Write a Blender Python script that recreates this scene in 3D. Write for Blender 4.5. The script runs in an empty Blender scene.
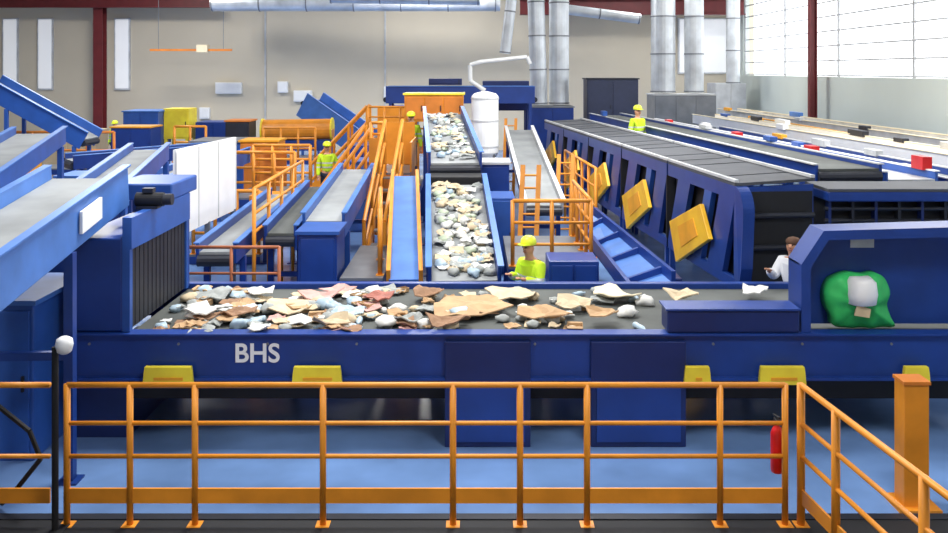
import bpy, bmesh, math, random
from mathutils import Vector, Matrix, noise
V=Vector
rnd=random.Random(7)
S=bpy.context.scene; COL=S.collection
S.view_settings.view_transform='Standard'
F=900.0; HY=70.0; H=4.0
def at(px,py,Y): return V(((px-474)/F*Y, Y, H-(py-HY)/F*Y))
def pz(px,py,z):
    Y=F*(H-z)/(py-HY); return V(((px-474)/F*Y,Y,z))
# ---------------------------------------------------------------- materials
def lin(c): return tuple(((v/255)/12.92 if v<=10 else (((v/255)+.055)/1.055)**2.4) for v in c)
MATS={}
def mat(name,rgb,rough=.5,metal=0.0,var=.15,scale=2.5,bump=0.0,emit=0.0):
    if name in MATS: return MATS[name]
    m=bpy.data.materials.new(name); m.use_nodes=True; nt=m.node_tree; N=nt.nodes; L=nt.links
    b=N['Principled BSDF']; b.inputs['Roughness'].default_value=rough; b.inputs['Metallic'].default_value=metal
    c=lin(rgb)
    tc=N.new('ShaderNodeTexCoord'); no=N.new('ShaderNodeTexNoise'); no.inputs['Scale'].default_value=scale; no.inputs['Detail'].default_value=4
    L.new(tc.outputs['Object'],no.inputs['Vector'])
    cr=N.new('ShaderNodeValToRGB'); cr.color_ramp.elements[0].position=.3; cr.color_ramp.elements[1].position=.7
    cr.color_ramp.elements[0].color=tuple(v*(1-var) for v in c)+(1,)
    cr.color_ramp.elements[1].color=tuple(min(1,v*(1+var)) for v in c)+(1,)
    L.new(no.outputs['Fac'],cr.inputs['Fac']); L.new(cr.outputs['Color'],b.inputs['Base Color'])
    if bump:
        bp=N.new('ShaderNodeBump'); bp.inputs['Strength'].default_value=bump; L.new(no.outputs['Fac'],bp.inputs['Height']); L.new(bp.outputs['Normal'],b.inputs['Normal'])
    if emit:
        L.new(cr.outputs['Color'],b.inputs['Emission Color']); b.inputs['Emission Strength'].default_value=emit
    MATS[name]=m; return m
BLUE=mat('deep blue paint',(27,61,138),.38)
BLUE2=mat('mid blue paint',(44,88,168),.4)
BLUE3=mat('light blue paint',(74,122,198),.45)
NAVY=mat('navy paint',(20,40,98),.4)
ORANGE=mat('orange paint',(228,146,42),.42)
ORANGE2=mat('burnt orange paint',(214,126,46),.5)
AMBER=mat('amber paint',(252,190,42),.45)
AMBER2=mat('deep amber paint',(238,166,40),.5)
YELLOW=mat('lemon yellow paint',(252,222,58),.5)
BELT=mat('dark rubber belt',(84,88,86),.75,var=.3,scale=1.2)
BELTL=mat('dusty grey belt',(148,152,154),.8,var=.25,scale=1)
BLACK=mat('black rubber',(22,23,28),.7)
DARK=mat('dark steel',(45,48,58),.5,.3)
MGREY=mat('dull grey cover',(74,77,84),.7,var=.25,scale=1.5)
GREY=mat('grey steel',(128,132,138),.45,.4)
LGREY=mat('light grey sheet',(194,196,198),.5)
SILVER=mat('galvanised duct',(208,213,218),.35,.4,var=.2,scale=1.5)
WHITE=mat('white plastic',(242,243,244),.5,var=.04)
RED=mat('red enamel',(210,25,25),.35)
MAROON=mat('dark red steel paint',(105,32,36),.5)
BROWNRAIL=mat('rusty orange paint',(165,95,60),.6,var=.3)
SKIN=mat('skin',(205,150,120),.55,var=.06)
DSKIN=mat('hair brown',(96,66,48),.8)
GREEN=mat('green bag cloth',(50,190,100),.55,var=.18,scale=6)
NAVYCLOTH=mat('dark work trousers',(35,42,62),.9)
WHITECLOTH=mat('white shirt cloth',(238,240,244),.9,var=.05)
BOOT=mat('boot leather',(40,32,26),.7)
EYE=mat('eye dark',(25,20,20),.3)
LIP=mat('lip',(160,90,80),.5)
CARD=mat('brown cardboard',(190,156,118),.85,var=.18,scale=4)
CARD2=mat('pale cardboard',(206,188,158),.85,var=.14,scale=4)
CARD3=mat('dark cardboard',(150,116,90),.85,var=.2,scale=5)
PAPER=mat('white paper',(218,218,214),.8,var=.12,scale=6)
NEWS=mat('grey newsprint',(158,162,160),.9,var=.22,scale=12)
PINK=mat('pink paper',(204,160,152),.8,var=.12)
LBLUE=mat('pale blue plastic film',(168,190,206),.4,var=.12)
SAGE=mat('greenish plastic film',(172,184,160),.5,var=.15,scale=6)
REDP=mat('reddish packaging',(160,96,82),.6,var=.25,scale=8)
CREAM=mat('cream board',(230,218,188),.8,var=.06)
TAN=mat('tan sheet',(206,186,150),.8,var=.12)
def hivis():
    m=mat('hi-vis cloth',(205,240,45),.8,var=.06); nt=m.node_tree; N=nt.nodes; L=nt.links; b=N['Principled BSDF']
    src=b.inputs['Base Color'].links[0].from_socket
    tc=N.new('ShaderNodeTexCoord'); sp=N.new('ShaderNodeSeparateXYZ'); L.new(tc.outputs['Object'],sp.inputs[0])
    cr=N.new('ShaderNodeValToRGB'); cr.color_ramp.interpolation='CONSTANT'
    E=cr.color_ramp.elements; E[0].position=0; E[0].color=(0,0,0,1); E[1].position=.545; E[1].color=(1,1,1,1)
    for p,c in ((.565,0),(.605,1),(.622,0)):
        e=E.new(p); e.color=(c,c,c,1)
    dv=N.new('ShaderNodeMath'); dv.operation='DIVIDE'; dv.inputs[1].default_value=2.0
    L.new(sp.outputs['Z'],dv.inputs[0]); L.new(dv.outputs[0],cr.inputs['Fac'])
    mx=N.new('ShaderNodeMixRGB'); L.new(cr.outputs['Color'],mx.inputs['Fac']); L.new(src,mx.inputs[1]); mx.inputs[2].default_value=(.6,.62,.58,1)
    L.new(mx.outputs[0],b.inputs['Base Color']); return m
HIVIS=hivis()
HELM=mat('yellow helmet',(230,245,60),.35,var=.04)
# ---------------------------------------------------------------- mesh helpers
def box(bm,x0,x1,y0,y1,z0,z1):
    vs=[bm.verts.new((x,y,z)) for z in (z0,z1) for (x,y) in ((x0,y0),(x1,y0),(x1,y1),(x0,y1))]
    for f in ((3,2,1,0),(4,5,6,7),(0,1,5,4),(1,2,6,5),(2,3,7,6),(3,0,4,7)): bm.faces.new([vs[i] for i in f])
def beam(bm,p0,p1,w,h,up=V((0,0,1))):
    p0=V(p0);p1=V(p1); d=(p1-p0).normalized()
    if abs(d.dot(up))>.98: up=V((0,1,0))
    l=d.cross(up).normalized(); n=l.cross(d).normalized()
    vs=[bm.verts.new(p+l*a*w/2+n*b*h/2) for p in (p0,p1) for a,b in ((-1,-1),(1,-1),(1,1),(-1,1))]
    for f in ((0,1,2,3),(7,6,5,4),(0,4,5,1),(1,5,6,2),(2,6,7,3),(3,7,4,0)): bm.faces.new([vs[i] for i in f])
def tube(bm,p0,p1,r,n=10,r2=None):
    p0=V(p0);p1=V(p1); d=(p1-p0).normalized(); up=V((0,0,1)) if abs(d.z)<.95 else V((0,1,0))
    l=d.cross(up).normalized(); m=l.cross(d); r2=r if r2 is None else r2
    A=[];B=[]
    for i in range(n):
        a=2*math.pi*i/n; o=l*math.cos(a)+m*math.sin(a)
        A.append(bm.verts.new(p0+o*r)); B.append(bm.verts.new(p1+o*r2))
    for i in range(n):
        j=(i+1)%n; bm.faces.new((A[i],A[j],B[j],B[i]))
    bm.faces.new(A[::-1]); bm.faces.new(B)
def pipe(bm,pts,r,n=10):
    for a,b in zip(pts,pts[1:]): tube(bm,a,b,r,n)
def prism(bm,pts,off):
    off=V(off); A=[bm.verts.new(V(p)) for p in pts]; B=[bm.verts.new(V(p)+off) for p in pts]; n=len(pts)
    bm.faces.new(A[::-1]); bm.faces.new(B)
    for i in range(n): bm.faces.new((A[i],A[(i+1)%n],B[(i+1)%n],B[i]))
def lathe(bm,prof,c=(0,0,0),n=20):
    c=V(c); R=[]
    for r,z in prof: R.append([bm.verts.new(c+V((r*math.cos(2*math.pi*i/n),r*math.sin(2*math.pi*i/n),z))) for i in range(n)])
    for a,b in zip(R,R[1:]):
        for i in range(n): bm.faces.new((a[i],a[(i+1)%n],b[(i+1)%n],b[i]))
    bm.faces.new(R[0][::-1]); bm.faces.new(R[-1])
def BM(fn=None,*a,**k):
    b=bmesh.new()
    if fn: fn(b,*a,**k)
    return b
def root(o):
    while o.parent: o=o.parent
    return o
def obj(name,bm,m,parent=None,loc=None,bevel=0,smooth=False,solid=0,label=None):
    """geometry is given in world coordinates; it is stored relative to the thing's base"""
    bmesh.ops.recalc_face_normals(bm,faces=bm.faces)
    base=root(parent).location if parent else V(loc or (0,0,0))
    bmesh.ops.translate(bm,vec=-base,verts=bm.verts)
    me=bpy.data.meshes.new(name); bm.to_mesh(me); bm.free(); me.materials.append(m)
    if smooth: me.polygons.foreach_set('use_smooth',[True]*len(me.polygons))
    o=bpy.data.objects.new(name,me); COL.objects.link(o)
    if parent: o.parent=parent
    else: o.location=base
    if solid:
        s=o.modifiers.new('solid','SOLIDIFY'); s.thickness=solid
    if bevel:
        s=o.modifiers.new('bevel','BEVEL'); s.width=bevel; s.segments=2; s.limit_method='ANGLE'
    if label: o['label']=label
    return o
def tag(o,label,cat,group=None):
    o['label']=label; o['category']=cat
    if group: o['group']=group
    return o
def thing(name,label,cat,loc,group=None):
    o=bpy.data.objects.new(name,None); o.empty_display_size=.1; COL.objects.link(o); o.location=V(loc); return tag(o,label,cat,group)
def solo(name,bm,m,label,cat,group=None,**k):
    xs=[v.co for v in bm.verts]
    loc=(sum(v.x for v in xs)/len(xs),sum(v.y for v in xs)/len(xs),min(v.z for v in xs))
    return tag(obj(name,bm,m,None,loc,**k),label,cat,group)
def struct(name,bm,m,parent=None,**k):
    o=obj(name,bm,m,parent,**k)
    if not parent: o['kind']='structure'
    return o
# ---------------------------------------------------------------- builders
def conveyor(p0,p1,w,label,name='belt_conveyor',side=BLUE,belt=BELT,h=.32,lip=.12,legs=(.1,.9),group=None,flange=None,legm=None,cat='conveyor',ground=0):
    p0=V(p0);p1=V(p1); d=(p1-p0).normalized(); l=V((d.y,-d.x,0)).normalized(); n=l.cross(d)
    if n.z<0:n=-n
    t=thing(name,label,cat,((p0.x+p1.x)/2,(p0.y+p1.y)/2,ground),group)
    obj('belt',BM(beam,p0-n*.02,p1-n*.02,w,.04,n),belt,t)
    for s in(-1,1):
        o=l*s*(w/2+.03)+n*(lip-h/2)
        sp=obj('side_panel',BM(beam,p0+o,p1+o,.05,h,n),side,t,bevel=.008)
        o2=l*s*(w/2+.045)+n*(lip+.012)
        obj('flange',BM(beam,p0+o2,p1+o2,.09,.02,n),flange or BLUE3,sp)
    for p,e in((p0,-1),(p1,1)):
        q=p-n*.13
        obj('pulley',BM(tube,q-l*(w/2+.02),q+l*(w/2+.02),.09,12),DARK,t)
    k=max(2,int((p1-p0).length/1.2))
    for i in range(1,k):
        q=p0+(p1-p0)*i/k-n*.1
        obj('roller',BM(tube,q-l*(w/2),q+l*(w/2),.05,8),GREY,t)
    for f in legs:
        q=p0+(p1-p0)*f+n*(lip-h)
        for s in(-1,1):
            g=q+l*s*(w/2+.03)
            lg=obj('leg',BM(beam,V((g.x,g.y,ground)),g,.09,.09,V((0,1,0))),legm or side,t)
            b=bmesh.new(); box(b,g.x-.1,g.x+.1,g.y-.1,g.y+.1,ground,ground+.02); obj('foot_plate',b,legm or side,lg)
        if q.z-ground>.7:
            zz=V((0,0,q.z-ground))*.45
            obj('cross_brace',BM(beam,q-l*(w/2+.03)-zz,q+l*(w/2+.03)-zz,.06,.08),legm or side,t)
    return t
def railing(pts,label,top=1.1,mids=(.55,),toe=None,posts=None,spacing=1.2,m=ORANGE,r=.025,group=None,cat='railing',rp=None):
    pts=[V(p) for p in pts]; rp=rp or r*1.1
    t=thing('guard_railing',label,cat,pts[0],group)
    up=V((0,0,1))
    for a,b in zip(pts,pts[1:]):
        obj('top_rail',BM(tube,a+up*top,b+up*top,r*1.1,10),m,t,smooth=True)
        for z in mids: obj('mid_rail',BM(tube,a+up*z,b+up*z,r*.85,10),m,t,smooth=True)
        if toe: obj('toe_board',BM(beam,a+up*(toe[0]+toe[1])/2,b+up*(toe[0]+toe[1])/2,.02,toe[1]-toe[0]),m,t)
    if posts is None:
        posts=[pts[0]]
        for a,b in zip(pts,pts[1:]):
            k=max(1,round((b-a).length/spacing)); posts+=[a+(b-a)*i/k for i in range(1,k+1)]
    for p in posts:
        p=V(p); ps=obj('post',BM(tube,p,p+up*(top+.01),rp,10),m,t,smooth=True)
        b=bmesh.new(); box(b,p.x-.06,p.x+.06,p.y-.06,p.y+.06,p.z,p.z+.015); obj('base_plate',b,m,ps)
    return t
def platform(x0,x1,y0,y1,z,label,m=BLUE,deck=GREY,name='work_platform',th=.15,group=None):
    t=thing(name,label,'platform',((x0+x1)/2,(y0+y1)/2,0),group)
    obj('deck',BM(box,x0,x1,y0,y1,z-.04,z),deck,t)
    b=bmesh.new()
    box(b,x0,x1,y0,y0+.08,z-.04-th,z-.04); box(b,x0,x1,y1-.08,y1,z-.04-th,z-.04); box(b,x0,x0+.08,y0+.08,y1-.08,z-.04-th,z-.04); box(b,x1-.08,x1,y0+.08,y1-.08,z-.04-th,z-.04)
    obj('frame',b,m,t)
    for x in(x0+.06,x1-.06):
        for y in(y0+.06,y1-.06): obj('leg',BM(box,x-.05,x+.05,y-.05,y+.05,0,z-.04-th),m,t)
    return t
def stairs(top,bot,w,label,m=ORANGE,tread=GREY,rail=True,deep=.2,rr=.03):
    top=V(top);bot=V(bot); d=V((bot.x-top.x,bot.y-top.y,0)).normalized(); l=V((-d.y,d.x,0))
    t=thing('staircase',label,'stairs',bot)
    for s in(-1,1):
        o=l*s*w/2
        obj('stringer',BM(beam,top+o-V((0,0,.1)),bot+o+V((0,0,.08)),.04,deep),m,t)
        if rail:
            obj('handrail',BM(tube,top+o+V((0,0,1)),bot+o+V((0,0,1)),rr,8),m,t)
            obj('mid_rail',BM(tube,top+o+V((0,0,.5)),bot+o+V((0,0,.5)),rr*.8,8),m,t)
            for f in(0,.33,.66,1):
                q=top+(bot-top)*f+o; obj('post',BM(tube,q,q+V((0,0,1)),rr*.9,8),m,t)
    k=max(3,int((top.z-bot.z)/.2))
    for i in range(1,k):
        q=top+(bot-top)*i/k
        obj('tread',BM(beam,q-l*(w/2-.02),q+l*(w/2-.02),.24,.03),tread,t)
    return t
def duct(p0,p1,r,label,m=SILVER,name='ventilation_duct',band=1.3,n=24,group=None,cat='duct'):
    p0=V(p0);p1=V(p1); t=thing(name,label,cat,p0,group)
    obj('pipe_body',BM(tube,p0,p1,r,n),m,t,smooth=False)
    k=max(2,int((p1-p0).length/band))
    d=(p1-p0).normalized()
    for i in range(k+1):
        q=p0+(p1-p0)*(i/k)*.98+d*.02
        obj('joint_ring',BM(tube,q,q+d*.05,r*1.06,n),GREY,t)
    return t
def cabinet(x0,x1,y0,y1,z0,z1,label,m=BLUE,name='equipment_cabinet',cat='cabinet',doors=2,cap=None,trim=None,legs=True):
    t=thing(name,label,cat,((x0+x1)/2,(y0+y1)/2,0 if legs else z0))
    obj('body',BM(box,x0,x1,y0,y1,z0,z1),m,t,bevel=.015)
    w=(x1-x0)
    for i in range(doors):
        a=x0+.04+(w-.04)*i/doors; b=x0+(w-.04)*(i+1)/doors
        dd=obj('door_panel',BM(box,a,b,y0-.025,y0,z0+.06,z1-.06),trim or m,t,bevel=.006)
        obj('handle',BM(box,b-.07,b-.045,y0-.05,y0-.025,(z0+z1)/2-.08,(z0+z1)/2+.08),DARK,dd)
    if cap: obj('top_cover',BM(box,x0-.04,x1+.04,y0-.04,y1+.04,z1,z1+.05),cap,t)
    if legs and z0>.1:
        for x in(x0+.08,x1-.08):
            for y in(y0+.08,y1-.08): obj('leg',BM(box,x-.05,x+.05,y-.05,y+.05,0,z0),m,t)
    return t
# ---------------------------------------------------------------- people
def person(loc,rot,pose,label,top=HIVIS,helmet=HELM,trousers=NAVYCLOTH,lean=0.0,scale=1.0):
    t=thing('person',label,'person',loc); t.rotation_euler=(0,0,rot); t.scale=(scale,)*3
    ln=lean
    J={'pel':((0,0,.95),.125),'wai':((0,-.02*ln,1.08),.118),'che':((0,-.08*ln,1.26),.14),'uch':((0,-.13*ln,1.40),.105),'nec':((0,-.17*ln,1.50),.052),
       'chin':((0,-.20*ln-.012,1.575),.066),'hea':((0,-.22*ln-.01,1.65),.084),'cro':((0,-.23*ln+.005,1.715),.062)}
    J['nos0']=((0,-.22*ln-.085,1.645),.02); J['nos']=((0,-.22*ln-.112,1.628),.013)
    arms={'stand':[((.235,.03,1.13),(.25,-.08,.88)),((-.235,.03,1.13),(-.25,-.08,.88))],
          'sort':[((.24,-.12,1.17),(.17,-.36,1.25)),((-.24,-.10,1.17),(-.12,-.36,1.27))],
          'reach':[((.27,-.2,1.22),(.24,-.42,1.34)),((-.25,-.16,1.20),(-.2,-.40,1.32))],
          'hip':[((.30,.05,1.15),(.19,-.10,1.02)),((-.235,.03,1.13),(-.25,-.1,.88))]}[pose]
    E=[('pel','wai'),('wai','che'),('che','uch'),('uch','nec'),('nec','chin'),('chin','hea'),('hea','cro'),('hea','nos0'),('nos0','nos')]
    for s,(el,wr),k in((1,arms[0],'L'),(-1,arms[1],'R')):
        J['sh'+k]=((.175*s,-.12*ln,1.405),.066); J['el'+k]=(el,.045); J['wr'+k]=(wr,.028)
        dv=(V(wr)-V(el)).normalized(); J['pa'+k]=(tuple(V(wr)+dv*.06),.034)
        J['hi'+k]=((.088*s,0,.88),.092); J['kn'+k]=((.10*s,-.015,.49),.058); J['an'+k]=((.10*s,.02,.10),.042); J['to'+k]=((.115*s,-.13,.045),.04)
        J['ea'+k]=((.088*s,-.22*ln+.005,1.645),.014)
        E+=[('uch','sh'+k),('sh'+k,'el'+k),('el'+k,'wr'+k),('wr'+k,'pa'+k),('pel','hi'+k),('hi'+k,'kn'+k),('kn'+k,'an'+k),('an'+k,'to'+k),('hea','ea'+k)]
    def skin(name,names,edges,add,m,rootn,extra=(),par=None,sub=2):
        bm=bmesh.new(); sl=bm.verts.layers.skin.verify(); D={}
        for n in names:
            p,r=J[n]; v=bm.verts.new(p); v[sl].radius=(r+add,r+add); D[n]=v
        D[rootn][sl].use_root=True
        for a,b in edges:
            if a in D and b in D: bm.edges.new((D[a],D[b]))
        for ch in extra:
            pv=None
            for i,(p,r) in enumerate(ch):
                v=bm.verts.new(p); v[sl].radius=(r,r)
                if i==0: v[sl].use_root=True
                if pv: bm.edges.new((pv,v))
                pv=v
        me=bpy.data.meshes.new(name); bm.to_mesh(me); bm.free(); me.materials.append(m)
        o=bpy.data.objects.new(name,me); COL.objects.link(o); o.parent=par or t
        k=o.modifiers.new('skin','SKIN'); k.use_smooth_shade=True
        k=o.modifiers.new('sub','SUBSURF'); k.levels=sub; k.render_levels=sub
        return o
    fingers=[]
    for s,k in((1,'L'),(-1,'R')):
        wr=V(J['wr'+k][0]); el=V(J['el'+k][0]); d=(wr-el).normalized()
        side=d.cross(V((0,0,1)))
        side=V((1,0,0)) if side.length<.3 else side.normalized()
        dn=d.cross(side).normalized()
        if dn.z>0 : dn=-dn
        pa=wr+d*.055
        for i,ll in enumerate((.062,.075,.08,.068)):
            o=side*(i-1.5)*.019; a=pa+o+d*.005; b=pa+o+d*(.03+ll*.45); c=pa+o+d*(.025+ll*.8)+dn*.022
            fingers.append([(tuple(a),.010),(tuple(b),.0095),(tuple(c),.008)])
        ts=1 if side.dot(V((-s,0,0)))>0 else -1
        a=wr+d*.025; fingers.append([(tuple(a),.012),(tuple(a+side*ts*.04+d*.02),.0105),(tuple(a+side*ts*.052+d*.05),.009)])
    skin('body',list(J),E,0,SKIN,'pel',fingers)
    J['col']=((0,-.15*ln,1.455),.06)
    tn=['pel','wai','che','uch','col','shL','shR','elL','elR','wrL','wrR']
    jk=skin('jacket' if top is HIVIS else 'shirt',tn,E+[('uch','col')],.026,top,'che')
    skin('trousers',['pel','hiL','hiR','knL','knR','anL','anR'],E,.016,trousers,'pel')
    for k in 'LR':
        skin('boot',['an'+k,'to'+k],E,.018,BOOT,'an'+k)
    hc=V(J['hea'][0])
    for s in(-1,1):
        b=bmesh.new(); bmesh.ops.create_icosphere(b,subdivisions=1,radius=.011,matrix=Matrix.Translation(hc+V((.034*s,-.080,.012))))
        me=bpy.data.meshes.new('eye'); b.to_mesh(me); b.free(); me.materials.append(EYE); o=bpy.data.objects.new('eye',me); COL.objects.link(o); o.parent=t
    def raw(name,b,m,sm=True):
        bmesh.ops.recalc_face_normals(b,faces=b.faces)
        me=bpy.data.meshes.new(name); b.to_mesh(me); b.free(); me.materials.append(m)
        if sm: me.polygons.foreach_set('use_smooth',[True]*len(me.polygons))
        o=bpy.data.objects.new(name,me); COL.objects.link(o); o.parent=t; return o
    b=bmesh.new(); box(b,hc.x-.024,hc.x+.024,hc.y-.085,hc.y-.07,hc.z-.062,hc.z-.052); raw('mouth',b,LIP,False)
    if helmet:
        b=bmesh.new(); lathe(b,[(.112,0),(.118,.01),(.118,.03),(.110,.07),(.085,.105),(.045,.125),(.01,.13)],hc+V((0,.005,.045)),20); raw('helmet',b,helmet)
        b=bmesh.new(); prism(b,[hc+V((x,y,.045)) for x,y in((-.10,-.06),(.10,-.06),(.07,-.15),(0,-.17),(-.07,-.15))],(0,0,.012)); raw('helmet_brim',b,helmet,False)
    else:
        b=bmesh.new(); lathe(b,[(.09,.0),(.10,.03),(.094,.06),(.07,.085),(.02,.10)],hc+V((0,.02,.01)),18); raw('hair',b,DSKIN)
    return t
# ================================================================= SETTING
FLOORM=mat('blue grey epoxy floor',(110,144,196),.25,var=.4,scale=.55)
struct('floor',BM(box,-25,14.5,-3,45.3,-.2,0),FLOORM)
WALLM=mat('beige wall panels',(210,200,180),.9,var=.05,scale=.3)
WALLR=mat('pale grey green wall panels',(206,214,208),.9,var=.05,scale=.3)
struct('wall_back',BM(box,-25,14,45,45.3,0,9.2),WALLM)
struct('wall_left',BM(box,-25.3,-25,-3,45.3,0,9.2),WALLM)
struct('light_block_wall',BM(box,-25,14,-3.3,-3,0,9.2),WALLM)  # unseen wall added behind the camera to block flat front light
b=bmesh.new(); XR=13.1
box(b,XR,XR+.3,-3,45,0,3.75); box(b,XR,XR+.3,-3,45,7.6,9.2); box(b,XR,XR+.3,43.8,45,3.75,7.6); box(b,XR,XR+.3,-3,4.6,3.75,7.6)
struct('wall_right',b,WALLR)
struct('ceiling',BM(box,-25,14.5,-3,45.3,9.2,9.4),mat('pale ceiling',(190,190,190),.9,var=.04))
GLASS=bpy.data.materials.new('window pane'); GLASS.use_nodes=True; nt=GLASS.node_tree
for n in list(nt.nodes): nt.nodes.remove(n)
o_=nt.nodes.new('ShaderNodeOutputMaterial'); tr=nt.nodes.new('ShaderNodeBsdfTransparent'); gl=nt.nodes.new('ShaderNodeBsdfGlossy'); mx=nt.nodes.new('ShaderNodeMixShader'); mx.inputs[0].default_value=.03
nt.links.new(tr.outputs[0],mx.inputs[1]); nt.links.new(gl.outputs[0],mx.inputs[2]); nt.links.new(mx.outputs[0],o_.inputs[0])
for i in range(7):
    y0=43.8-5.6*(i+1); y1=43.8-5.6*i
    b=bmesh.new(); xw=XR+.08
    for y in(y0+.03,y1-.03): box(b,xw,xw+.06,y-.03,y+.03,3.75,7.6)
    for z in(3.8,4.35,4.9,5.45,6.0,6.55,7.1,7.55): box(b,xw+.01,xw+.04,y0,y1,z-.025,z+.025)
    w=obj('window_%d'%(i+1),b,LGREY,None,(xw,(y0+y1)/2,3.75)); w['kind']='structure'
    obj('pane',BM(box,xw+.05,xw+.055,y0+.1,y1-.1,3.8,7.5),GLASS,w)
WINW=mat('daylight strip glazing',(240,242,245),.4,var=.02,emit=.3)
for i,(px0,px1,z0,z1) in enumerate(((2,18,3.0,6.6),(37,53,3.0,6.6),(114,130,3.0,6.6),(678,732,3.8,6.6))):
    xa=at(px0,20,44.9).x; xb=at(px1,20,44.9).x
    b=bmesh.new(); box(b,xa,xb,44.9,45,z0,z1)
    w=obj('window_%d'%(i+8),b,LGREY,None,((xa+xb)/2,45,z0)); w['kind']='structure'
    obj('pane',BM(box,xa+.08,xb-.08,44.87,44.9,z0+.08,z1-.08),WINW,w)
for i,px in enumerate((265,385)):
    c=at(px,20,44.9).x; struct('trim_%d'%(i+1),BM(box,c-.04,c+.04,44.93,45,0,9.2),LGREY)
def ibeam(p0,p1,s,label,cat,name,group=None,m=MAROON,up=V((0,1,0))):
    p0=V(p0);p1=V(p1); t=thing(name,label,cat,p0,group)
    d=(p1-p0).normalized(); l=d.cross(up).normalized(); n=l.cross(d)
    obj('web',BM(beam,p0,p1,.03,s,up),m,t)
    for k in(-1,1): obj('flange',BM(beam,p0+n*k*s/2,p1+n*k*s/2,s*.9,.04,up),m,t)
    return t
c=at(100,0,43.8).x; ibeam((c,43.8,0),(c,43.8,7.2),.5,'dark red steel column on the beige back wall, left','column','steel_column')
ibeam((12.6,33.5,0),(12.6,33.5,9.2),.24,'slim dark red steel column in front of the window wall','column','steel_column',up=V((1,0,0)))
ibeam((-24.8,43.4,7.25),(at(212,0,43.4).x,43.4,7.25),.45,'dark red roof beam above the left of the back wall','beam','roof_beam',up=V((0,0,1)))
ibeam((at(520,0,43).x,43,7.0),(12.9,43,7.0),.7,'dark red roof beam above the duct cluster, right half','beam','roof_beam',up=V((0,0,1)))
duct(at(212,3,41),at(500,3,41),.38,'large horizontal silver duct under the roof along the back wall',band=2)
duct(at(330,-2,38),at(480,0,38),.22,'smaller grey horizontal duct in front of the large one',band=2)
for px,py,w,lab in((229,88,1.3,'wide white wall box left of the central machinery'),(205,113,.5,'small white wall box low beside the yellow machine'),(303,96,.9,'pale wall box right of the wide white one'),(283,87,.5,'small square wall box between two wider ones'),(393,92,.9,'bright white wall box beside the blue gantry')):
    c=at(px,py,44.9); t=thing('wall_box',lab,'wall box',(c.x,44.9,c.z-.25))
    obj('housing',BM(box,c.x-w/2,c.x+w/2,44.75,45,c.z-.28,c.z+.28),WHITE,t,bevel=.02)
    obj('cover',BM(box,c.x-w/2+.05,c.x+w/2-.05,44.72,44.75,c.z-.22,c.z+.22),WHITE,t)
c0=at(150,50,42);c1=at(232,50,42); t=thing('pendant_light','long orange pendant light bar hanging before the back wall','light',(c0.x,42,c0.z))
obj('bar',BM(beam,c0,c1,.1,.1),ORANGE2,t); cm=at(203,48,42); obj('lamp_head',BM(box,cm.x-.25,cm.x+.25,41.8,42.2,cm.z-.2,cm.z+.15),CREAM,t)
for q in(c0+V((.4,0,0)),c1-V((.4,0,0))): obj('rod',BM(tube,q,V((q.x,42,9.2)),.015,6),GREY,t)
# ================================================================= MAIN SORTING BELT
t=thing('sorting_conveyor','wide blue sorting conveyor carrying mixed cardboard across the hall behind the orange railing','conveyor',(0,10.6,0))
Yf=9.6
fr=obj('front_frame',BM(box,-4.3,5.6,Yf,Yf+.12,.715,1.175),BLUE,t,bevel=.01)
b=bmesh.new(); box(b,-4.3,5.6,Yf-.05,Yf+.14,1.175,1.195); box(b,-4.3,5.6,Yf-.05,Yf,.70,.73); obj('frame_flange',b,BLUE,fr)
obj('rear_frame',BM(box,-4.3,5.6,11.72,11.84,.8,1.22),BLUE,t,bevel=.01)
obj('belt',BM(box,-3.72,5.5,Yf+.13,11.71,1.1,1.15),BELT,t)
obj('belt_shade_block',BM(box,-3.72,5.5,Yf+.2,11.6,.42,.72),BLACK,t,bevel=.01)  # black box added under the belt to block light and darken the space
for i in range(12):
    x=-3.4+i*.78; obj('roller',BM(tube,(x,Yf+.13,1.04),(x,11.71,1.04),.05,10),GREY,t)
for x0,x1 in((-.31,.60),(1.24,2.25)):
    lg=obj('support_box',BM(box,x0,x1,Yf-.06,Yf+.5,.0,1.12),NAVY,t,bevel=.01,label='dark blue boxed support reaching the floor')
    obj('cover_plate',BM(box,x0+.06,x1-.06,Yf-.075,Yf-.06,.06,.66),BLUE,lg)
for x in(-4.1,-2.3,3.5,5.1):
    obj('leg',BM(box,x-.06,x+.06,11.6,11.72,0,1.1),BLUE,t)
for px0,px1 in((143,193),(292,342),(684,711),(759,806),(903,930)):
    x0=at(px0,0,Yf-.1).x; x1=at(px1,0,Yf-.1).x
    b=bmesh.new(); prism(b,[(x0,Yf-.12,.68),(x1,Yf-.12,.68),(x1-.01,Yf-.12,.80),(x1-.02,Yf-.12,.87),(x0+.02,Yf-.12,.87),(x0+.01,Yf-.12,.80)],(0,.06,0))
    br=obj('bracket',b,YELLOW,t,bevel=.005,label='yellow mounting bracket')
    obj('bracket_slot',BM(box,x0+.12,x1-.1,Yf-.128,Yf-.12,.73,.76),AMBER2,br)
tc=bpy.data.curves.new('lettering','FONT'); tc.body='BHS'; tc.size=.28; tc.extrude=.004; tc.offset=.005; tc.align_x='CENTER'; tc.align_y='CENTER'
to=bpy.data.objects.new('tmp',tc); COL.objects.link(to); bpy.context.view_layer.update()
me=bpy.data.meshes.new_from_object(to.evaluated_get(bpy.context.evaluated_depsgraph_get())); bpy.data.objects.remove(to)
me.materials.clear(); me.materials.append(WHITE)
lo=bpy.data.objects.new('lettering',me); COL.objects.link(lo); lo.parent=fr; q=at(257,354,Yf-.01); lo.rotation_euler=(math.pi/2,0,0); lo.location=V((q.x,Yf-.01,q.z))-t.location
lo['label']='white block lettering'
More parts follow.
